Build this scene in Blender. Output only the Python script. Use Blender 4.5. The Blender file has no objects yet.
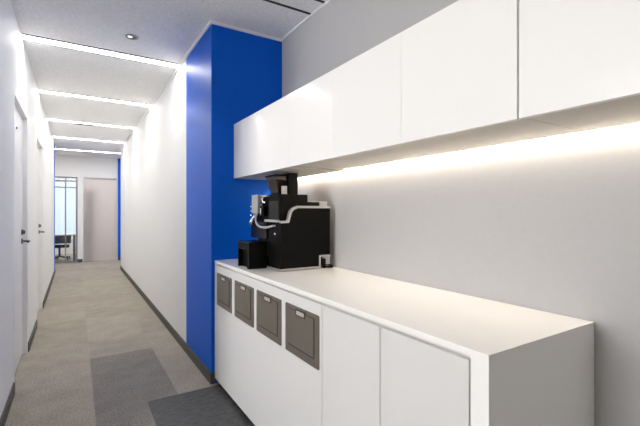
import bpy, bmesh, math, random
from mathutils import Vector, Matrix
random.seed(7)
S = bpy.context.scene
COL = S.collection
PI = math.pi

# ------------------------------------------------------------------ camera, world, exposure
CAM_H = 1.278
cam = bpy.data.cameras.new('camera')
cam.sensor_width = 36.0
cam.lens = 390.0 * 36.0 / 640.0
cam.shift_y = -1.0 / 640.0
cam.clip_start = 0.02
co = bpy.data.objects.new('camera', cam)
COL.objects.link(co)
co.location = (0, 0, CAM_H)
co.rotation_euler = (PI / 2, 0, -math.radians(32.08))
S.camera = co

world = bpy.data.worlds.new('world')
S.world = world
world.use_nodes = True
world.node_tree.nodes['Background'].inputs[0].default_value = (0.86, 0.94, 1.0, 1)
world.node_tree.nodes['Background'].inputs[1].default_value = 2.3

S.view_settings.view_transform = 'Standard'
S.view_settings.look = 'None'
S.view_settings.exposure = 0.47
S.view_settings.gamma = 1.0
S.view_settings.use_curve_mapping = False
S.cycles.max_bounces = 14
S.cycles.diffuse_bounces = 10
S.cycles.glossy_bounces = 6
S.cycles.transparent_max_bounces = 12

STRIP = 20.0        # radiance of the ceiling light strips
DAY = 9.6          # daylight on the filmed side window
LED = 28.0         # radiance of the warm under-cabinet strip

# ------------------------------------------------------------------ materials
def mat(name, col, rough=0.5, metal=0.0, spec=0.5, coat=0.0, noise=None, bump=None, emit=None, trans=0.0, alpha=1.0):
    m = bpy.data.materials.new(name)
    m.use_nodes = True
    nt = m.node_tree
    b = nt.nodes['Principled BSDF']
    b.inputs['Base Color'].default_value = (*col, 1)
    b.inputs['Roughness'].default_value = rough
    b.inputs['Metallic'].default_value = metal
    b.inputs['Specular IOR Level'].default_value = spec
    b.inputs['Coat Weight'].default_value = coat
    b.inputs['Coat Roughness'].default_value = 0.03
    b.inputs['Transmission Weight'].default_value = trans
    if emit:
        b.inputs['Emission Color'].default_value = (*emit[0], 1)
        b.inputs['Emission Strength'].default_value = emit[1]
    tc = nt.nodes.new('ShaderNodeTexCoord')
    if noise:                                   # (scale, amount, stretch)
        sc, amt, st = noise
        mp = nt.nodes.new('ShaderNodeMapping')
        mp.inputs['Scale'].default_value = st
        nz = nt.nodes.new('ShaderNodeTexNoise')
        nz.inputs['Scale'].default_value = sc
        nz.inputs['Detail'].default_value = 4
        rp = nt.nodes.new('ShaderNodeValToRGB')
        rp.color_ramp.elements[0].position = 0.3
        rp.color_ramp.elements[1].position = 0.7
        rp.color_ramp.elements[0].color = (*[c * (1 - amt) for c in col], 1)
        rp.color_ramp.elements[1].color = (*[min(1, c * (1 + amt)) for c in col], 1)
        nt.links.new(tc.outputs['Object'], mp.inputs[0])
        nt.links.new(mp.outputs[0], nz.inputs['Vector'])
        nt.links.new(nz.outputs['Fac'], rp.inputs[0])
        nt.links.new(rp.outputs[0], b.inputs['Base Color'])
    if bump:
        sc, stg = bump
        nz = nt.nodes.new('ShaderNodeTexNoise')
        nz.inputs['Scale'].default_value = sc
        nz.inputs['Detail'].default_value = 3
        bp = nt.nodes.new('ShaderNodeBump')
        bp.inputs['Strength'].default_value = stg
        bp.inputs['Distance'].default_value = 0.004
        nt.links.new(tc.outputs['Object'], nz.inputs['Vector'])
        nt.links.new(nz.outputs['Fac'], bp.inputs['Height'])
        nt.links.new(bp.outputs[0], b.inputs['Normal'])
    return m

def carpet(name, c0, c1, tile=None):
    """Looped-pile carpet tile: two-scale noise, with a slight change from tile to tile."""
    m = bpy.data.materials.new(name)
    m.use_nodes = True
    nt = m.node_tree
    b = nt.nodes['Principled BSDF']
    b.inputs['Roughness'].default_value = 0.95
    b.inputs['Specular IOR Level'].default_value = 0.15
    tc = nt.nodes.new('ShaderNodeTexCoord')
    n1 = nt.nodes.new('ShaderNodeTexNoise'); n1.inputs['Scale'].default_value = 75; n1.inputs['Detail'].default_value = 5
    n2 = nt.nodes.new('ShaderNodeTexNoise'); n2.inputs['Scale'].default_value = 6; n2.inputs['Detail'].default_value = 3
    mx = nt.nodes.new('ShaderNodeMath'); mx.operation = 'MULTIPLY_ADD'
    mx.inputs[1].default_value = 0.22
    nt.links.new(tc.outputs['Object'], n1.inputs['Vector'])
    nt.links.new(tc.outputs['Object'], n2.inputs['Vector'])
    nt.links.new(n2.outputs['Fac'], mx.inputs[0])
    sc = nt.nodes.new('ShaderNodeMath'); sc.operation = 'MULTIPLY'; sc.inputs[1].default_value = 0.65
    nt.links.new(n1.outputs['Fac'], sc.inputs[0])
    nt.links.new(sc.outputs[0], mx.inputs[2])
    last = mx.outputs[0]
    if tile:
        mp = nt.nodes.new('ShaderNodeMapping')
        mp.inputs['Location'].default_value = (-0.105, -0.44, 0)
        sv = nt.nodes.new('ShaderNodeVectorMath'); sv.operation = 'SNAP'
        sv.inputs[1].default_value = (0.505, 0.5, 10)
        wn = nt.nodes.new('ShaderNodeTexWhiteNoise'); wn.noise_dimensions = '2D'
        ad = nt.nodes.new('ShaderNodeMath'); ad.operation = 'MULTIPLY_ADD'; ad.inputs[1].default_value = tile
        nt.links.new(tc.outputs['Object'], mp.inputs[0])
        nt.links.new(mp.outputs[0], sv.inputs[0])
        nt.links.new(sv.outputs[0], wn.inputs['Vector'])
        nt.links.new(wn.outputs['Value'], ad.inputs[0])
        nt.links.new(last, ad.inputs[2])
        last = ad.outputs[0]
    rp = nt.nodes.new('ShaderNodeValToRGB')
    rp.color_ramp.elements[0].position = 0.315
    rp.color_ramp.elements[1].position = 0.575
    rp.color_ramp.elements[0].color = (*c0, 1)
    rp.color_ramp.elements[1].color = (*c1, 1)
    nt.links.new(last, rp.inputs[0])
    nt.links.new(rp.outputs[0], b.inputs['Base Color'])
    bp = nt.nodes.new('ShaderNodeBump'); bp.inputs['Strength'].default_value = 0.4; bp.inputs['Distance'].default_value = 0.004
    nt.links.new(n1.outputs['Fac'], bp.inputs['Height'])
    nt.links.new(bp.outputs[0], b.inputs['Normal'])
    return m

M = dict(
    wall=mat('white_wall_paint', (0.87, 0.87, 0.87), 0.6, noise=(60, 0.015, (1, 1, 1)), bump=(180, 0.08)),
    wall_grey=mat('pale_grey_wall_covering', (0.475, 0.475, 0.485), 0.6, noise=(60, 0.015, (1, 1, 1)), bump=(180, 0.1)),
    blue=mat('blue_panel', (0.0, 0.12, 0.70), 0.42, spec=0.14, noise=(30, 0.02, (1, 1, 1))),
    ceiling=mat('rockwool_ceiling_board', (0.90, 0.90, 0.90), 0.85, noise=(95, 0.10, (1, 1, 1)), bump=(120, 0.25)),
    trim=mat('white_trim', (0.93, 0.94, 0.95), 0.4),
    base=mat('dark_grey_vinyl_baseboard', (0.075, 0.07, 0.06), 0.5, noise=(40, 0.08, (1, 1, 1))),
    carpet=carpet('beige_grey_carpet_tile', (0.27, 0.24, 0.20), (0.45, 0.41, 0.355), 0.06),
    carpet_grey=carpet('grey_carpet_tile', (0.185, 0.172, 0.16), (0.325, 0.305, 0.285)),
    mat_dark=mat('charcoal_marbled_floor_tile', (0.062, 0.062, 0.064), 0.55, noise=(22, 0.5, (1, 2, 1))),
    door=mat('white_door_paint', (0.86, 0.86, 0.86), 0.4),
    frame=mat('white_door_frame_paint', (0.87, 0.87, 0.87), 0.35),
    gloss=mat('white_gloss_laminate', (0.93, 0.93, 0.93), 0.14),
    front=mat('white_satin_laminate', (0.72, 0.72, 0.725), 0.28),
    carcass=mat('white_carcass_laminate', (0.78, 0.76, 0.73), 0.35),
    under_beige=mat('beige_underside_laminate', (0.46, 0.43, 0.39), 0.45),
    under=mat('lightened_underside_laminate', (0.52, 0.49, 0.45), 0.65, spec=0.2),  # beige underside lightened to offset shade and blue reflection above the machine
    top=mat('white_solid_surface', (0.93, 0.93, 0.935), 0.22),
    taupe=mat('taupe_brushed_metal', (0.165, 0.145, 0.12), 0.42, metal=0.35, noise=(30, 0.06, (1, 1, 12))),
    taupe_dark=mat('dark_taupe_groove', (0.05, 0.045, 0.04), 0.6),
    plate=mat('pale_grey_pull_plate', (0.55, 0.53, 0.49), 0.35, metal=0.3),
    black=mat('black_plastic', (0.003, 0.0028, 0.0026), 0.5, spec=0.12, noise=(50, 0.15, (1, 1, 1))),
    black_gloss=mat('black_gloss_plastic', (0.004, 0.004, 0.004), 0.25, spec=0.2),
    screen=mat('dark_grey_screen', (0.022, 0.021, 0.02), 0.4, spec=0.2),
    silver=mat('silver_plastic', (0.50, 0.50, 0.50), 0.35, metal=0.5),
    chrome=mat('chrome', (0.75, 0.76, 0.78), 0.15, metal=1.0),
    white_label=mat('white_label', (0.75, 0.74, 0.73), 0.5),
    beans=mat('coffee_beans', (0.045, 0.02, 0.010), 0.4, noise=(130, 0.7, (1, 1, 1)), bump=(130, 1.0)),
    steel=mat('dark_steel', (0.12, 0.12, 0.125), 0.35, metal=0.8),
    dark=mat('dark_void', (0.02, 0.02, 0.02), 0.8),
    lamp=mat('light_strip_diffuser', (0.9, 0.9, 0.9), 0.5, emit=((1.0, 0.975, 0.935), STRIP)),
    day=mat('daylit_window', (0.9, 0.9, 0.9), 0.5, emit=((1.0, 0.993, 0.985), DAY)),
    lamp_spot=mat('downlight_lens', (0.9, 0.9, 0.9), 0.4, emit=((1.0, 0.97, 0.93), 0.7)),
    led=mat('warm_led_diffuser', (0.9, 0.85, 0.75), 0.5, emit=((1.0, 0.86, 0.69), LED)),
    alu=mat('grey_aluminium', (0.33, 0.33, 0.34), 0.4, metal=0.6),
    lamp_frame=mat('dark_grey_light_frame', (0.10, 0.10, 0.10), 0.5),
    desk=mat('white_desk_laminate', (0.78, 0.78, 0.79), 0.4),
    desk_grey=mat('grey_desk_frame', (0.25, 0.26, 0.29), 0.45),
    chair=mat('navy_black_fabric', (0.02, 0.025, 0.04), 0.8, noise=(80, 0.3, (1, 1, 1))),
    back=mat('slate_grey_wall_paint', (0.26, 0.26, 0.265), 0.7),
    office=mat('office_wall', (0.85, 0.85, 0.85), 0.7),
)

def frosted(name, col, mixfac):
    m = bpy.data.materials.new(name); m.use_nodes = True
    nt = m.node_tree
    for n in list(nt.nodes): nt.nodes.remove(n)
    out = nt.nodes.new('ShaderNodeOutputMaterial')
    d = nt.nodes.new('ShaderNodeBsdfDiffuse'); d.inputs[0].default_value = (*col, 1)
    t = nt.nodes.new('ShaderNodeBsdfTranslucent'); t.inputs[0].default_value = (*col, 1)
    g = nt.nodes.new('ShaderNodeBsdfGlossy'); g.inputs[0].default_value = (1, 1, 1, 1); g.inputs['Roughness'].default_value = 0.12
    fr = nt.nodes.new('ShaderNodeFresnel'); fr.inputs[0].default_value = 1.5
    a = nt.nodes.new('ShaderNodeMixShader'); a.inputs[0].default_value = mixfac
    b = nt.nodes.new('ShaderNodeMixShader')
    nt.links.new(d.outputs[0], a.inputs[1]); nt.links.new(t.outputs[0], a.inputs[2])
    nt.links.new(fr.outputs[0], b.inputs[0])
    nt.links.new(a.outputs[0], b.inputs[1]); nt.links.new(g.outputs[0], b.inputs[2])
    nt.links.new(b.outputs[0], out.inputs[0])
    return m

def clear(name, tint, rough=0.0):
    """Thin clear pane: transparent with a Fresnel reflection."""
    m = bpy.data.materials.new(name); m.use_nodes = True
    nt = m.node_tree
    for n in list(nt.nodes): nt.nodes.remove(n)
    out = nt.nodes.new('ShaderNodeOutputMaterial')
    t = nt.nodes.new('ShaderNodeBsdfTransparent'); t.inputs[0].default_value = (*tint, 1)
    g = nt.nodes.new('ShaderNodeBsdfGlossy'); g.inputs['Roughness'].default_value = 0.03
    fr = nt.nodes.new('ShaderNodeFresnel'); fr.inputs[0].default_value = 1.45
    b = nt.nodes.new('ShaderNodeMixShader')
    nt.links.new(fr.outputs[0], b.inputs[0])
    nt.links.new(t.outputs[0], b.inputs[1]); nt.links.new(g.outputs[0], b.inputs[2])
    nt.links.new(b.outputs[0], out.inputs[0])
    return m

M['frost'] = frosted('frosted_glass', (0.93, 0.88, 0.87), 0.72)
M['window_film'] = frosted('blue_white_window_film', (0.90, 0.935, 0.96), 0.75)
M['clear'] = clear('clear_glass', (0.93, 0.95, 0.96))
M['smoke'] = clear('smoked_clear_plastic', (0.42, 0.35, 0.29))

# ------------------------------------------------------------------ mesh helpers (all in world metres)
def B():
    return bmesh.new()

def box(bm, x0, x1, y0, y1, z0, z1, bev=0.0, seg=2, mi=0):
    t = bmesh.new()
    bmesh.ops.create_cube(t, size=1.0)
    for v in t.verts:
        v.co = Vector(((x0 + x1) / 2 + v.co.x * (x1 - x0), (y0 + y1) / 2 + v.co.y * (y1 - y0), (z0 + z1) / 2 + v.co.z * (z1 - z0)))
    if bev > 0:
        bmesh.ops.bevel(t, geom=list(t.edges), offset=bev, segments=seg, affect='EDGES', profile=0.5)
    merge(bm, t, mi)
    return bm

def merge(bm, t, mi=0):
    mp = {}
    for v in t.verts: mp[v] = bm.verts.new(v.co)
    for f in t.faces:
        try:
            nf = bm.faces.new([mp[v] for v in f.verts])
            nf.material_index = mi
            nf.smooth = f.smooth
        except ValueError:
            pass
    t.free()

def cyl(bm, p0, p1, r0, r1=None, n=20):
    r1 = r0 if r1 is None else r1
    p0, p1 = Vector(p0), Vector(p1)
    d = p1 - p0
    t = bmesh.new()
    bmesh.ops.create_cone(t, cap_ends=True, segments=n, radius1=r0, radius2=r1, depth=d.length)
    q = Vector((0, 0, 1)).rotation_difference(d.normalized())
    for v in t.verts: v.co = q @ v.co + (p0 + p1) / 2
    for f in t.faces: f.smooth = len(f.verts) == 4
    merge(bm, t)
    return bm

def ball(bm, c, r, sc=(1, 1, 1)):
    t = bmesh.new()
    bmesh.ops.create_uvsphere(t, u_segments=16, v_segments=10, radius=r)
    for v in t.verts: v.co = Vector((v.co.x * sc[0], v.co.y * sc[1], v.co.z * sc[2])) + Vector(c)
    for f in t.faces: f.smooth = True
    merge(bm, t)
    return bm

def tube(bm, pts, r, n=10):
    """Round tube along a polyline, one continuous surface with capped ends."""
    pts = [Vector(p) for p in pts]
    rings = []
    up = Vector((0.12, 0.23, 0.96)).normalized()
    for i, p in enumerate(pts):
        a = pts[max(i - 1, 0)]; b = pts[min(i + 1, len(pts) - 1)]
        t = (b - a).normalized()
        s = t.cross(up).normalized(); w = s.cross(t).normalized()
        rings.append([bm.verts.new(p + s * r * math.cos(2 * PI * k / n) + w * r * math.sin(2 * PI * k / n)) for k in range(n)])
    for i in range(len(rings) - 1):
        for k in range(n):
            f = bm.faces.new([rings[i][k], rings[i][(k + 1) % n], rings[i + 1][(k + 1) % n], rings[i + 1][k]])
            f.smooth = True
    bm.faces.new(rings[0]); bm.faces.new(rings[-1])
    return bm

def smooth_path(pts, per=6):
    out = []
    P = [Vector(p) for p in pts]
    P = [P[0]] + P + [P[-1]]
    for i in range(1, len(P) - 2):
        for k in range(per):
            t = k / per
            a, b, c, d = P[i - 1], P[i], P[i + 1], P[i + 2]
            out.append(0.5 * ((2 * b) + (c - a) * t + (2 * a - 5 * b + 4 * c - d) * t * t + (3 * b - 3 * c + d - a) * t ** 3))
    out.append(P[-2])
    return out

def prism(bm, poly, axis, a, b, bev=0.0):
    """Extrude a 2-D outline along an axis. axis 'y': poly is (x,z); 'x': poly is (y,z); 'z': poly is (x,y)."""
    def mk(p, t):
        return {'y': (p[0], t, p[1]), 'x': (t, p[0], p[1]), 'z': (p[0], p[1], t)}[axis]
    t = bmesh.new()
    v0 = [t.verts.new(mk(p, a)) for p in poly]
    v1 = [t.verts.new(mk(p, b)) for p in poly]
    n = len(poly)
    t.faces.new(v0); t.faces.new(list(reversed(v1)))
    for i in range(n):
        t.faces.new([v0[i], v0[(i + 1) % n], v1[(i + 1) % n], v1[i]])
    bmesh.ops.recalc_face_normals(t, faces=list(t.faces))
    if bev > 0:
        bmesh.ops.bevel(t, geom=list(t.edges), offset=bev, segments=2, affect='EDGES', profile=0.5)
    merge(bm, t)
    return bm

def lathe(bm, prof, c, n=28):
    """Revolve (radius, z) points around a vertical axis through c."""
    rings = []
    for r, z in prof:
        rings.append([bm.verts.new((c[0] + r * math.cos(2 * PI * k / n), c[1] + r * math.sin(2 * PI * k / n), c[2] + z)) for k in range(n)])
    for i in range(len(rings) - 1):
        for k in range(n):
            f = bm.faces.new([rings[i][k], rings[i][(k + 1) % n], rings[i + 1][(k + 1) % n], rings[i + 1][k]])
            f.smooth = True
    bm.faces.new(rings[0]); bm.faces.new(rings[-1])
    return bm

def wpos(o):
    p = Vector(o.location)
    while o.parent:
        o = o.parent
        p += Vector(o.location)
    return p

def obj(name, bm, m, parent=None, origin=None, label=None):
    bmesh.ops.remove_doubles(bm, verts=list(bm.verts), dist=1e-6)
    bmesh.ops.recalc_face_normals(bm, faces=list(bm.faces))
    base = wpos(parent) if parent else Vector((0, 0, 0))
    org = Vector(origin) if origin else base
    for v in bm.verts: v.co -= org
    me = bpy.data.meshes.new(name)
    bm.to_mesh(me); bm.free()
    for mm in (m if isinstance(m, (list, tuple)) else [m]): me.materials.append(mm)
    o = bpy.data.objects.new(name, me)
    COL.objects.link(o)
    o.location = org - base
    if parent: o.parent = parent
    if label: o['label'] = label
    return o

def struct(name, bm, m, parent=None, label=None, cat=None):
    o = obj(name, bm, m, parent)
    if not parent:
        o['kind'] = 'structure'
        if label: o['label'] = label
        if cat: o['category'] = cat
    return o

def thing(name, loc, label, cat, group=None, kind=None):
    o = bpy.data.objects.new(name, None)
    o.empty_display_size = 0.1
    COL.objects.link(o)
    o.location = loc
    o['label'] = label; o['category'] = cat
    if group: o['group'] = group
    if kind: o['kind'] = kind
    return o

def dup(root, loc, label):
    r = root.copy(); COL.objects.link(r); r.location = loc; r['label'] = label
    for ch in list(root.children):
        c = ch.copy(); COL.objects.link(c); c.parent = r
        for g in list(ch.children):
            d = g.copy(); COL.objects.link(d); d.parent = c
    return r

# ------------------------------------------------------------------ the setting
XR, XL, XW, ZC = 0.857, -0.37, 1.442, 2.70
YB, YE, YF, YO = -3.0, 9.70, 11.65, 14.2     # back, corridor end, far partition, office end
XFL, XFR = -4.4, 3.0

# floor: carpet tiles, a darker run of tiles and the charcoal zone before the counter, one mesh
bm = B()
xs = [XFL, 0.105, 0.41, 0.61, XFR]
ys = [YB, 0.3, 2.845, 3.945, YO]
vg = {(i, j): bm.verts.new((x, y, 0)) for i, x in enumerate(xs) for j, y in enumerate(ys)}
low = {(i, j): bm.verts.new((x, y, -0.12)) for i, x in enumerate(xs) for j, y in enumerate(ys)}
nx, ny = len(xs), len(ys)
for i in range(nx - 1):
    for j in range(ny - 1):
        f = bm.faces.new([vg[i, j], vg[i + 1, j], vg[i + 1, j + 1], vg[i, j + 1]])
        cx, cy = (xs[i] + xs[i + 1]) / 2, (ys[j] + ys[j + 1]) / 2
        mi = 0
        if 0.105 < cx < 0.61 and 0.3 < cy < 3.945: mi = 1
        if cx > 0.41 and 0.3 < cy < 2.845: mi = 2
        f.material_index = mi
        bm.faces.new([low[i, j], low[i, j + 1], low[i + 1, j + 1], low[i + 1, j]])
for i in range(nx - 1):
    bm.faces.new([vg[i, 0], low[i, 0], low[i + 1, 0], vg[i + 1, 0]])
    bm.faces.new([vg[i, ny - 1], vg[i + 1, ny - 1], low[i + 1, ny - 1], low[i, ny - 1]])
for j in range(ny - 1):
    bm.faces.new([vg[0, j], vg[0, j + 1], low[0, j + 1], low[0, j]])
    bm.faces.new([vg[nx - 1, j], low[nx - 1, j], low[nx - 1, j + 1], vg[nx - 1, j + 1]])
struct('floor', bm, [M['carpet'], M['carpet_grey'], M['mat_dark']])

struct('ceiling', box(B(), XFL, XFR, YB, YO, ZC, ZC + 0.15), M['ceiling'])

# left wall with two recessed doors
DOORS = [(3.50, 4.41), (5.385, 6.30)]
HD = 2.125
bm = B()
TK = 0.16
YL0 = 2.45
yy = YL0
for d0, d1 in DOORS:
    box(bm, XL - TK, XL, yy, d0, 0, ZC)
    box(bm, XL - TK, XL, d0, d1, HD, ZC)
    yy = d1
box(bm, XL - TK, XL, yy, 9.58, 0, ZC)
struct('wall_left', bm, M['wall'])
struct('wall_left_end', box(B(), XL - TK, XL + 0.002, 9.58, 9.95, 0, ZC), M['blue'], label='narrow blue panel ending the left corridor wall', cat='wall panel')

# right: white corridor wall, blue corner block, grey wall behind the counter
struct('wall_right', box(B(), XR, 2.2, 3.665, 9.786, 0, ZC), M['wall'])
struct('wall_corner', box(B(), XR, 2.2, 2.89, 3.665, 0, ZC), M['blue'], label='tall blue corner block between corridor and coffee counter', cat='wall')
struct('wall_counter', box(B(), XW, XW + 0.16, YB, 2.89, 0, ZC), M['wall_grey'])
struct('wall_back', box(B(), XFL, XW + 0.16, YB - 0.16, YB, 0, ZC), M['back'])

# open room left of the camera, with a daylit side window
bm = B()
SY0, SY1, SZ0, SZ1 = 0.70, 2.38, 0.55, 2.60
box(bm, XFL - 0.1, XFL, YB, SY0, 0, ZC); box(bm, XFL - 0.1, XFL, SY1, 2.61, 0, ZC)
box(bm, XFL - 0.1, XFL, SY0, SY1, 0, SZ0); box(bm, XFL - 0.1, XFL, SY0, SY1, SZ1, ZC)
struct('wall_side', bm, M['office'])
struct('wall_side_return', box(B(), XFL, XL - TK, YL0, YL0 + 0.16, 0, ZC), M['office'])
w3 = thing('window_3', (XFL, 1.54, SZ0), 'large daylit window of the open room left of the camera', 'window', kind='structure')
obj('pane', box(B(), XFL - 0.05, XFL - 0.044, SY0, SY1, SZ0, SZ1), M['day'], w3)
bm = B()
for y in (SY0 + 0.02, 1.54, SY1 - 0.02): box(bm, XFL - 0.07, XFL - 0.02, y - 0.02, y + 0.02, SZ0, SZ1)
box(bm, XFL - 0.07, XFL - 0.02, SY0, SY1, SZ0, SZ0 + 0.04); box(bm, XFL - 0.07, XFL - 0.02, SY0, SY1, SZ1 - 0.04, SZ1)
obj('window_frame', bm, M['alu'], w3)

# far partition: white header, post, frosted door, glazed window
bm = B()
box(bm, XFL, XFR, YF, YF + 0.1, 2.165, ZC)
box(bm, 0.043, 0.150, YF, YF + 0.1, 0, 2.165)
box(bm, XFL, -0.75, YF, YF + 0.1, 0, 2.165)
box(bm, 0.935, XFR, YF, YF + 0.1, 0, 2.165)
struct('wall_far', bm, M['wall'])
struct('wall_far_panel', box(B(), 0.952, 1.5, YF - 0.05, YF, 0, ZC), M['blue'], label='narrow blue panel right of the frosted glass door', cat='wall panel')
struct('wall_side_left', box(B(), XFL - 0.1, XFL, 9.5, YO, 0, ZC), M['office'])
struct('wall_side_right', box(B(), XFR, XFR + 0.1, 9.5, YO, 0, ZC), M['office'])
bm = B()
box(bm, XFL, XL - TK, 9.80, 9.95, 0, ZC)
box(bm, 2.2, XFR, 9.64, 9.786, 0, ZC)
struct('wall_return', bm, M['wall'])
# office back wall with a filmed window
bm = B()
WX0, WX1, WZ0, WZ1 = -2.2, 0.35, 0.55, 2.25
box(bm, XFL, WX0, YO, YO + 0.1, 0, ZC); box(bm, WX1, XFR, YO, YO + 0.1, 0, ZC)
box(bm, WX0, WX1, YO, YO + 0.1, 0, WZ0); box(bm, WX0, WX1, YO, YO + 0.1, WZ1, ZC)
struct('wall_office', bm, M['office'])
w2 = thing('window_2', (-0.9, YO, WZ0), 'bright blue-white filmed office window beyond the glazed partition', 'window', kind='structure')
obj('pane', box(B(), WX0, WX1, YO + 0.04, YO + 0.046, WZ0, WZ1), M['window_film'], w2)
bm = B()
for x in (WX0 + 0.02, -1.4, -0.62, 0.33):
    box(bm, x - 0.02, x + 0.02, YO + 0.02, YO + 0.07, WZ0, WZ1)
box(bm, WX0, WX1, YO + 0.02, YO + 0.07, WZ0, WZ0 + 0.04); box(bm, WX0, WX1, YO + 0.02, YO + 0.07, WZ1 - 0.04, WZ1)
obj('window_frame', bm, M['alu'], w2)

w1 = thing('window_1', (-0.35, YF, 0), 'clear glazed partition left of the frosted door, desk behind it', 'window', kind='structure')
bm = B()
box(bm, -0.75, 0.043, YF + 0.03, YF + 0.075, 2.13, 2.165)
box(bm, -0.75, 0.043, YF + 0.03, YF + 0.075, 0.0, 0.035)
box(bm, -0.228, -0.198, YF + 0.03, YF + 0.075, 0.035, 2.13)
box(bm, -0.75, 0.043, YF + 0.03, YF + 0.075, 1.885, 1.912)
box(bm, 0.005, 0.043, YF + 0.03, YF + 0.075, 0.035, 2.13)
box(bm, -0.75, -0.715, YF + 0.03, YF + 0.075, 0.035, 2.13)
obj('window_frame', bm, M['alu'], w1)
obj('pane', box(B(), -0.715, 0.005, YF + 0.05, YF + 0.056, 0.035, 2.13), M['clear'], w1)

d3 = thing('door_3', (0.54, YF, 0), 'frosted glass door at the far end of the corridor', 'door', kind='structure')
obj('door_leaf', box(B(), 0.172, 0.925, YF + 0.03, YF + 0.042, 0.012, 2.118), M['frost'], d3)
bm = B()
box(bm, 0.150, 0.172, YF, YF + 0.08, 0, 2.165)
box(bm, 0.925, 0.935, YF, YF + 0.08, 0, 2.165)
obj('door_frame', bm, M['frame'], d3)
obj('top_rail', box(B(), 0.172, 0.925, YF + 0.01, YF + 0.06, 2.125, 2.165), M['alu'], d3)

# baseboards
bm = B()
box(bm, XR - 0.010, XR, 3.665, 9.786, 0, 0.082); box(bm, XR - 0.010, XR, 2.880, 3.665, 0, 0.082); box(bm, XR, 0.8795, 2.880, 2.89, 0, 0.082)
struct('baseboard_right', bm, M['base'])
bm = B()
for a, b in ((YL0, 3.465), (4.445, 5.35), (6.335, 9.95)): box(bm, XL, XL + 0.010, a, b, 0, 0.082)
struct('baseboard_left', bm, M['base'])
bm = B()
box(bm, 0.043, 0.150, YF - 0.010, YF, 0, 0.08); box(bm, 0.952, 1.5, YF - 0.06, YF - 0.05, 0, 0.08)
struct('baseboard_far', bm, M['base'])
struct('baseboard_counter', box(B(), XW - 0.010, XW, YB, 0.60, 0, 0.082), M['base'])

# white shadow trim where the blue block and the grey wall meet the ceiling
bm = B()
box(bm, XR - 0.012, XR, 2.878, 9.786, ZC - 0.022, ZC)
box(bm, XR, XW, 2.878, 2.89, ZC - 0.022, ZC)
box(bm, XW - 0.012, XW, YB, 2.878, ZC - 0.012, ZC)
struct('trim_1', bm, M['trim'])

# the two white doors in the left wall
def door(n, d0, d1, label):
    r = thing('door_%d' % n, (XL, (d0 + d1) / 2, 0), label, 'door', kind='structure')
    xf = XL - 0.034
    obj('door_leaf', box(B(), xf - 0.04, xf, d0 + 0.0205, d1 - 0.0205, 0.008, HD - 0.0065, 0.001), M['door'], r)
    bm = B()
    box(bm, XL - 0.1, XL + 0.0015, d0 - 0.012, d0 + 0.020, 0, HD + 0.014)
    box(bm, XL - 0.1, XL + 0.0015, d1 - 0.020, d1 + 0.012, 0, HD + 0.014)
    box(bm, XL - 0.1, XL + 0.0015, d0 + 0.020, d1 - 0.020, HD - 0.006, HD + 0.014)
    obj('door_frame', bm, M['frame'], r)
    yh = d1 - 0.095
    bm = B()
    cyl(bm, (xf, yh, 1.02), (xf + 0.009, yh, 1.02), 0.024)
    tube(bm, smooth_path([(xf + 0.005, yh, 1.02), (xf + 0.046, yh, 1.02), (xf + 0.056, yh - 0.012, 1.02), (xf + 0.056, yh - 0.06, 1.02), (xf + 0.056, yh - 0.115, 1.02)]), 0.0085)
    h = obj('door_handle', bm, M['steel'], r, label='dark steel lever handle')
    bm = B()
    cyl(bm, (xf, yh, 1.10), (xf + 0.010, yh, 1.10), 0.025)
    box(bm, xf + 0.010, xf + 0.026, yh - 0.006, yh + 0.006, 1.084, 1.116, 0.002)
    obj('thumb_turn', bm, M['steel'], r, label='dark steel thumb turn above the lever')
    obj('stud', cyl(B(), (xf, (d0 + d1) / 2, 1.955), (xf + 0.006, (d0 + d1) / 2, 1.955), 0.010), M['alu'], r)
    return r
door(1, *DOORS[0], 'white flush door in the left wall, the nearer of two')
door(2, *DOORS[1], 'white flush door in the left wall, the farther of two')

# ------------------------------------------------------------------ ceiling light strips
def strip(x0, x1, y, label):
    r = thing('ceiling_light', (0, y, ZC), label, 'ceiling light', 'light strips across the corridor ceiling')
    obj('diffuser', box(B(), x0, x1, y - 0.050, y + 0.050, ZC - 0.004, ZC - 0.0005), M['lamp'], r)
    for s in (-1, 1):
        obj('frame', box(B(), x0, x1, y + s * 0.0585 - 0.008, y + s * 0.0585 + 0.008, ZC - 0.007, ZC - 0.0005), M['lamp_frame'], r)
    return r
first = strip(XL + 0.003, XR - 0.014, 3.952, 'white light strip across the ceiling, nearest one in view beside the blue block')
for y, lab in ((5.615, 'second nearest white light strip across the corridor ceiling'),
               (7.27, 'third nearest white light strip, just before the small dark ceiling slot'),
               (8.90, 'white light strip across the ceiling at the end of the corridor')):
    dup(first, (0, y, ZC), lab)
strip(-1.5, 2.2, 12.6, 'added unseen light strip directly behind the far glazed partition')  # extra lamp out of view, brightens the frosted door and far end
strip(-1.5, 2.2, 13.5, 'added unseen light strip nearest the far office window')  # second added lamp out of view, same purpose
strip(-1.9, 2.4, 10.56, 'farthest white light strip, beyond the corridor end before the frosted door')

# ------------------------------------------------------------------ ceiling fittings
r = thing('downlight', (0.387, 3.49, ZC), 'small round recessed downlight in the ceiling before the first light strip', 'downlight')
bm = B()
lathe(bm, [(0.050, -0.0005), (0.052, -0.003), (0.049, -0.006), (0.036, -0.006), (0.034, -0.0005)], (0.387, 3.49, ZC))
obj('trim_ring', bm, M['alu'], r)
obj('lens', ball(B(), (0.374, 3.49, ZC - 0.004), 0.019, (1, 1, 0.3)), M['lamp_spot'], r)
obj('recess', cyl(B(), (0.387, 3.49, ZC - 0.003), (0.387, 3.49, ZC - 0.0008), 0.0345), M['steel'], r)

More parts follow.
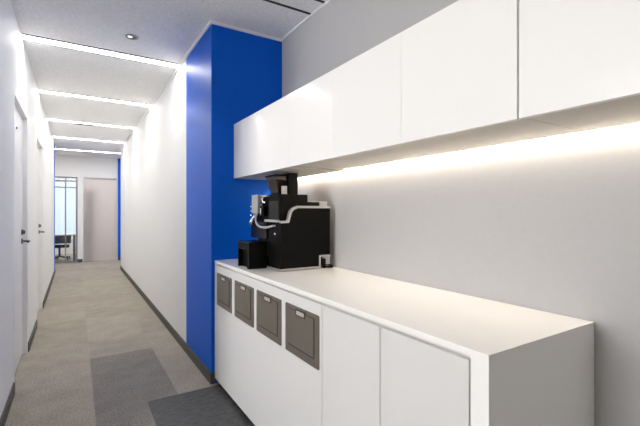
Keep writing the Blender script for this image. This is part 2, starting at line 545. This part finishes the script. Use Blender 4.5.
def vent(x0, x1, slots, y0, y1, label):
    r = thing('ceiling_vent', ((x0 + x1) / 2, (y0 + y1) / 2, ZC), label, 'air vent')
    obj('panel', box(B(), x0, x1, y0, y1, ZC - 0.005, ZC - 0.0005, 0.001), M['ceiling'], r)
    for a, b in slots:
        obj('slot', box(B(), x0 + 0.004, x1 - 0.004, a, b, ZC - 0.0065, ZC - 0.004), M['dark'], r)
    return r
vent(0.62, 1.428, [(2.388, 2.412), (2.205, 2.229)], 2.185, 2.43, 'linear ceiling vent with two black slots against the grey wall')
vent(-0.03, 0.27, [(7.345, 7.425)], 7.338, 7.432, 'short thin dark ceiling slot behind the third light strip')

# ------------------------------------------------------------------ base cabinets and worktop
XFc, YN, YFAR, ZT = 0.880, 0.605, 2.885, 0.918
r = thing('worktop', (1.16, 1.75, 0), 'long white worktop with waterfall end panel, under the coffee machine', 'worktop')
bm = B()
prism(bm, [(YN, 0.0), (YN + 0.054, 0.0), (YN + 0.054, ZT - 0.018), (YFAR, ZT - 0.018), (YFAR, ZT), (YN, ZT)], 'x', XFc, XW - 0.002, 0.0012)
obj('slab', bm, M['top'], r)

def cabinet(y0, y1, label):
    r = thing('base_cabinet', (1.16, (y0 + y1) / 2, 0), label, 'cabinet', 'white base cabinets under the worktop')
    obj('body', box(B(), XFc + 0.022, XW - 0.004, y0, y1, 0.045, ZT - 0.02), M['carcass'], r)
    obj('plinth', box(B(), XFc + 0.04, XW - 0.02, y0, y1, 0.0, 0.045), M['base'], r, label='dark recessed plinth')
    return r
ZD0, ZD1 = 0.042, 0.886
r = cabinet(1.3885, 2.884, 'wide white base cabinet with four taupe bin flaps beside the blue block')
obj('front_panel', box(B(), XFc, XFc + 0.02, 1.390, 2.832, ZD0, ZD1, 0.001), M['front'], r)
obj('filler', box(B(), XFc, XFc + 0.02, 2.834, 2.884, ZD0, ZT - 0.019, 0.0005), M['front'], r)
for y0, y1 in ((2.506, 2.818), (2.127, 2.446), (1.768, 2.082), (1.408, 1.720)):
    z0, z1 = 0.602, 0.835
    yc = (y0 + y1) / 2
    bm = B()
    prism(bm, [(y0 + .006, z0), (y1 - .006, z0), (y1, z0 + .006), (y1, z1 - .006), (y1 - .006, z1), (y0 + .006, z1), (y0, z1 - .006), (y0, z0 + .006)], 'x', XFc - 0.004, XFc + 0.001, 0.001)
    fl = obj('bin_flap', bm, M['taupe'], r, label='taupe bin flap frame')
    obj('groove', box(B(), XFc - 0.0046, XFc - 0.003, yc - 0.122, yc + 0.122, z0 + 0.036, z1 - 0.018), M['taupe_dark'], fl)
    obj('flap_panel', box(B(), XFc - 0.0075, XFc - 0.003, yc - 0.117, yc + 0.117, z0 + 0.044, z1 - 0.021, 0.001), M['taupe'], fl)
    obj('pull_recess', box(B(), XFc - 0.0082, XFc - 0.0035, yc - 0.046, yc + 0.046, z1 - 0.040, z1 - 0.010, 0.001), M['taupe_dark'], fl)
    obj('pull_plate', box(B(), XFc - 0.0095, XFc - 0.0045, yc - 0.034, yc + 0.034, z1 - 0.034, z1 - 0.016, 0.001), M['plate'], fl, label='pale grey finger plate')
r = cabinet(1.0195, 1.3875, 'white base cabinet with one plain door, next to the bin flap cabinet')
obj('door', box(B(), XFc, XFc + 0.02, 1.0205, 1.3870, ZD0, ZD1, 0.001), M['front'], r)
r = cabinet(0.661, 1.0185, 'white base cabinet with one plain door at the open counter end')
obj('door', box(B(), XFc, XFc + 0.02, 0.664, 1.0170, ZD0, ZD1, 0.001), M['front'], r)

# ------------------------------------------------------------------ wall cabinets
XU, ZU0, ZU1 = 1.03, 1.535, 1.950
MW = 0.454
def wall_cab(y0, n, label, under, drop, gl=0.0005, gr=0.0005):
    y1 = y0 + n * MW
    r = thing('wall_cabinet', (1.24, (y0 + y1) / 2, ZU0), label, 'wall cabinet', 'white gloss wall cabinets above the counter')
    obj('body', box(B(), XU + 0.021, XW - 0.002, y0 + 0.001, y1 - 0.001, ZU0 + 0.008, ZU1 - 0.001), M['carcass'], r)
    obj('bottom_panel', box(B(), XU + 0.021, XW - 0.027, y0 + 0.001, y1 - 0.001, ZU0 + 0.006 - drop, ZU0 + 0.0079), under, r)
    for k in range(n):
        g0 = gl if k == 0 else 0.0004
        g1 = gr if k == n - 1 else 0.0004
        obj('door', box(B(), XU, XU + 0.019, y0 + k * MW + g0, y0 + (k + 1) * MW - g1, ZU0, ZU1, 0.0006), M['gloss'], r)
    return r
YU = 2.889
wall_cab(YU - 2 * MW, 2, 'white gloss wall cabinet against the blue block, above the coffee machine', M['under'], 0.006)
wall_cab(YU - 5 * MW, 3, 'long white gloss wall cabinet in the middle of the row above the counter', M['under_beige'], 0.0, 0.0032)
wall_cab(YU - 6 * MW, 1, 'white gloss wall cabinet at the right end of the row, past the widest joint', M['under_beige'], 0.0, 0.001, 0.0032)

r = thing('led_strip', (XW - 0.015, 1.05, ZU0), 'warm white light strip under the wall cabinets along the grey wall', 'light strip')
y0s, y1s = YU - 6 * MW + 0.16, YU - 0.03
obj('channel', box(B(), XW - 0.0265, XW - 0.0022, y0s, y1s, ZU0 + 0.0072, ZU0 + 0.0079), M['carcass'], r)
obj('diffuser', box(B(), XW - 0.0262, XW - 0.0022, y0s, y1s, ZU0 + 0.0058, ZU0 + 0.0071), M['led'], r)

# ------------------------------------------------------------------ coffee machine
mx0, mx1, my0, my1 = 1.045, 1.400, 2.110, 2.600
r = thing('coffee_machine', (1.22, 2.36, ZT), 'large black coffee machine with silver edge trim and bean hopper on the worktop', 'coffee machine')
bm = B()
zb = ZT + 0.012
prism(bm, [(mx0, zb), (mx1 - 0.085, zb), (mx1 - 0.085, ZT + 0.075), (mx1, ZT + 0.075), (mx1, 1.304), (1.158, 1.304),
           (1.118, 1.284), (1.096, 1.216), (mx0, 1.212)], 'y', my0, my0 + 0.022, 0.002)
obj('side_panel', bm, M['black'], r)
bm = B()
box(bm, mx0 + 0.060, mx1 - 0.004, my0 + 0.0225, my1, ZT + 0.012, 1.215, 0.004)     # rear housing
box(bm, mx0 + 0.004, mx0 + 0.0595, my0 + 0.0225, my0 + 0.19, ZT + 0.012, 1.215, 0.004)
obj('housing', bm, M['black'], r)
obj('drip_tray', box(B(), mx0 + 0.008, mx0 + 0.0590, my0 + 0.195, my1 - 0.01, ZT + 0.012, ZT + 0.06, 0.003), M['black_gloss'], r)
# silver trim running along the side panel outline and the base
def ribbon(path, w, y0, y1):
    bm = B()
    P = [Vector((p[0], p[1])) for p in path]
    L = []; R = []
    for i, p in enumerate(P):
        a = P[max(i - 1, 0)]; b = P[min(i + 1, len(P) - 1)]
        d1 = (p - a).normalized() if i else (b - p).normalized()
        d2 = (b - p).normalized() if i < len(P) - 1 else d1
        n1 = Vector((-d1.y, d1.x)); n2 = Vector((-d2.y, d2.x))
        m = (n1 + n2).normalized(); k = w / 2 / max(0.3, m.dot(n1))
        L.append(p + m * k); R.append(p - m * k)
    poly = [(q.x, q.y) for q in L] + [(q.x, q.y) for q in reversed(R)]
    prism(bm, poly, 'y', y0, y1)
    return bm
obj('silver_trim', ribbon([(mx0, 1.217), (1.094, 1.219), (1.112, 1.280), (1.128, 1.297), (1.160, 1.309), (mx1, 1.309)], 0.014, my0 - 0.004, my0 + 0.021), M['silver'], r, label='silver strip bent over the side panel edge')
obj('silver_trim', ribbon([(mx0, ZT + 0.010), (mx1 - 0.079, ZT + 0.010), (mx1 - 0.079, ZT + 0.079), (mx1, ZT + 0.079)], 0.011, my0 - 0.004, my0 + 0.021), M['silver'], r, label='silver strip along the base')
obj('silver_trim', box(B(), mx0 - 0.005, mx0 + 0.006, my0 + 0.0215, my0 + 0.188, ZT + 0.003, ZT + 0.0118), M['silver'], r, label='silver strip along the front base')
obj('back_corner', box(B(), mx1 - 0.045, mx1, my0 + 0.004, my0 + 0.022, ZT + 0.022, ZT + 0.073, 0.001), M['silver'], r, label='silver rear corner cover')
bm = B()
for x, y in ((mx0 + 0.03, my0 + 0.03), (mx0 + 0.03, my1 - 0.05), (mx1 - 0.03, my1 - 0.05), (mx1 - 0.062, my0 + 0.03)):
    f = cyl(B(), (x, y, ZT + 0.0005), (x, y, ZT + 0.0125), 0.018)
    obj('foot', f, M['black'], r)
bm.free()
# stepped top
obj('top_housing', box(B(), 1.052, 1.250, my0 + 0.03, my1 - 0.03, 1.2155, 1.388, 0.004), M['black'], r)
obj('top_cover', box(B(), 1.2505, 1.334, my0 + 0.024, my1 - 0.03, 1.2155, 1.342, 0.004), M['black'], r)
obj('water_tank', box(B(), 1.3345, 1.396, my0 + 0.024, my1 - 0.03, 1.2155, 1.345, 0.004), M['silver'], r, label='silver grey rear tank')
# front: screen, silver ledge, spout group
obj('screen', box(B(), mx0 - 0.002, mx0 + 0.0065, 2.142, 2.280, 1.235, 1.345, 0.002), M['screen'], r, label='dark grey display on the machine front')
obj('ledge', box(B(), mx0 - 0.020, mx0 + 0.0035, 2.135, 2.309, 1.2155, 1.230, 0.002), M['silver'], r, label='silver ledge under the display')
sp = obj('spout_block', box(B(), mx0 - 0.03, mx0 + 0.0065, 2.395, 2.497, 1.268, 1.392, 0.004), M['silver'], r, label='silver block at the far end of the front')
bm = B()
for y in (2.42, 2.446, 2.472):
    cyl(bm, (mx0 - 0.022, y, 1.222), (mx0 - 0.022, y, 1.2678), 0.006)
obj('nozzle', bm, M['chrome'], sp)
bm = B()
for z in (1.315, 1.285, 1.255):
    cyl(bm, (mx0 - 0.028, 2.4975, z), (mx0 - 0.028, 2.520, z), 0.006)
obj('side_knob', bm, M['chrome'], sp)
obj('bracket', box(B(), mx0 - 0.012, mx0 + 0.0065, 2.285, 2.3945, 1.376, 1.388, 0.001), M['silver'], r, label='silver bar across the top front')
bm = B()
cyl(bm, (mx0 - 0.010, 2.350, 1.320), (mx0 - 0.010, 2.350, 1.3756), 0.006)
tube(bm, [(mx0 - 0.012, 2.390, 1.340), (mx0 - 0.012, 2.305, 1.340)], 0.006)
ball(bm, (mx0 - 0.012, 2.350, 1.362), 0.011)
obj('tap', bm, M['chrome'], r)
obj('spout', box(B(), mx0 - 0.026, mx0 + 0.0035, 2.310, 2.372, 1.250, 1.316, 0.004), M['black_gloss'], r)
obj('spout_tube', cyl(B(), (mx0 - 0.0315, 2.335, 1.255), (mx0 - 0.0315, 2.335, 1.300), 0.005), M['chrome'], r)
bm = B()
tube(bm, smooth_path([(mx0 - 0.030, 2.405, 1.267), (mx0 - 0.040, 2.40, 1.235), (mx0 - 0.038, 2.385, 1.20), (mx0 - 0.030, 2.35, 1.182), (mx0 - 0.018, 2.28, 1.180), (mx0 - 0.002, 2.205, 1.192)]), 0.007)
obj('steam_hose', bm, M['silver'], r, label='pale grey curved hose on the machine front')
bm = B()
tube(bm, smooth_path([(mx0 - 0.032, 2.46, 1.245), (mx0 - 0.05, 2.465, 1.215), (mx0 - 0.04, 2.475, 1.185)]), 0.006)
tube(bm, smooth_path([(mx0 - 0.032, 2.43, 1.245), (mx0 - 0.055, 2.425, 1.220), (mx0 - 0.05, 2.435, 1.195)]), 0.006)
obj('milk_spout', bm, M['chrome'], r)
bm = B()
obj('front_column', box(B(), mx0 + 0.006, mx0 + 0.0595, 2.33, my1 - 0.002, 1.10, 1.2150, 0.003), M['black_gloss'], r)
bm.free()
for z in (1.192, 1.142):
    obj('knob', ball(B(), (mx0 + 0.002, 2.191, z), 0.0085), M['chrome'], r)
# bean hopper
hx, hy = 1.105, 2.26
hp = obj('bean_hopper', prism(B(), [(1.044, 2.180), (1.1265, 2.180), (1.1265, 2.345), (1.044, 2.345)], 'z', 1.5005, 1.512, 0.004), M['black'], r, label='black hopper lid')
def frustum(x0, x1, y0, y1, z0, X0, X1, Y0, Y1, z1):
    bm = B()
    a = [bm.verts.new(p) for p in ((x0, y0, z0), (x1, y0, z0), (x1, y1, z0), (x0, y1, z0))]
    b = [bm.verts.new(p) for p in ((X0, Y0, z1), (X1, Y0, z1), (X1, Y1, z1), (X0, Y1, z1))]
    bm.faces.new(a); bm.faces.new(b)
    for i in range(4): bm.faces.new([a[i], a[(i + 1) % 4], b[(i + 1) % 4], b[i]])
    bmesh.ops.recalc_face_normals(bm, faces=list(bm.faces))
    bmesh.ops.bevel(bm, geom=list(bm.edges), offset=0.004, segments=2, affect='EDGES')
    return bm
obj('hopper_shell', frustum(1.078, 1.126, 2.205, 2.320, 1.3885, 1.048, 1.126, 2.183, 2.342, 1.500), M['smoke'], hp, label='smoky clear hopper shell')
obj('coffee_beans', frustum(1.084, 1.122, 2.212, 2.314, 1.392, 1.062, 1.122, 2.191, 2.334, 1.482), M['beans'], hp, label='dark brown coffee beans')
obj('hopper_column', box(B(), 1.1270, 1.190, 2.160, 2.350, 1.3885, 1.522, 0.003), M['black'], r)
obj('notice', box(B(), 1.082, 1.122, 2.176, 2.1785, 1.390, 1.440, 0.0005), M['white_label'], r, label='small white notice card on the hopper')

# plug and cord behind the machine
bm = B()
cyl(bm, (1.352, 2.108, ZT + 0.001), (1.352, 2.108, ZT + 0.052), 0.011)
ball(bm, (1.352, 2.108, ZT + 0.052), 0.012)
tube(bm, smooth_path([(1.352, 2.106, ZT + 0.012), (1.38, 2.09, ZT + 0.008), (1.412, 2.10, ZT + 0.008), (1.420, 2.14, ZT + 0.012), (1.405, 2.20, ZT + 0.02)]), 0.006)
obj('power_cord', bm, M['black'], r)

# black open-front box beside the machine
r = thing('box', (0.975, 2.40, ZT), 'small black open-fronted box on the worktop left of the coffee machine', 'box')
bx0, bx1, by0, by1, bz = 0.920, 1.041, 2.305, 2.500, 1.080
bm = B()
box(bm, bx0 + 0.03, bx1, by0, by1, ZT + 0.0005, bz - 0.0005)
box(bm, bx0, bx0 + 0.03, by0, by0 + 0.035, ZT + 0.0005, bz - 0.0005)
box(bm, bx0, bx0 + 0.03, by1 - 0.012, by1, ZT + 0.0005, bz - 0.0005)
box(bm, bx0, bx0 + 0.03, by0 + 0.035, by1 - 0.012, bz - 0.045, bz - 0.0005)
obj('body', bm, M['black'], r)
obj('lid', box(B(), bx0 - 0.003, bx1 + 0.003, by0 - 0.003, by1 + 0.003, bz, bz + 0.007, 0.002), M['black_gloss'], r)

# ------------------------------------------------------------------ office seen through the far partition
r = thing('desk', (-0.5, 12.4, 0), 'white desk with grey legs behind the far glazed partition', 'desk')
obj('desk_top', box(B(), -1.6, 0.01, 12.05, 12.75, 0.665, 0.695, 0.003), M['desk'], r)
obj('modesty_panel', box(B(), -1.5, -0.10, 12.68, 12.70, 0.42, 0.664), M['desk_grey'], r)
for x in (-1.55, -0.03):
    for y in (12.09, 12.71):
        obj('leg', box(B(), x - 0.028, x + 0.028, y - 0.028, y + 0.028, 0, 0.6645, 0.003), M['desk_grey'], r)
r = thing('office_chair', (-0.36, 12.42, 0), 'dark low swivel chair pushed under the desk behind the glass', 'chair')
cx, cy = -0.36, 12.42
obj('seat', box(B(), cx - 0.22, cx + 0.22, cy - 0.20, cy + 0.20, 0.34, 0.40, 0.02), M['chair'], r)
obj('backrest', box(B(), cx - 0.20, cx - 0.16, cy - 0.17, cy + 0.17, 0.401, 0.60, 0.015), M['chair'], r)
obj('stem', cyl(B(), (cx, cy, 0.09), (cx, cy, 0.34), 0.025), M['steel'], r)
for k in range(5):
    a = 2 * PI * k / 5 + 0.5
    ex, ey = cx + 0.26 * math.cos(a), cy + 0.26 * math.sin(a)
    lg = obj('leg', tube(B(), [(cx, cy, 0.10), (ex, ey, 0.065)], 0.016), M['chair'], r)
    obj('caster', cyl(B(), (ex - 0.012, ey, 0.028), (ex + 0.012, ey, 0.028), 0.0275), M['chair'], lg)
r = thing('blur_block', (0.30, 11.93, 0), 'added grey block darkening the left edge of the frosted glass door', 'cabinet')  # invented block, added to give the frosted glass its dark blur
obj('body', box(B(), 0.20, 0.40, 11.73, 12.05, 0.03, 1.84, 0.003), M['desk_grey'], r)
obj('plinth', box(B(), 0.21, 0.39, 11.75, 12.03, 0.0, 0.0295), M['dark'], r)
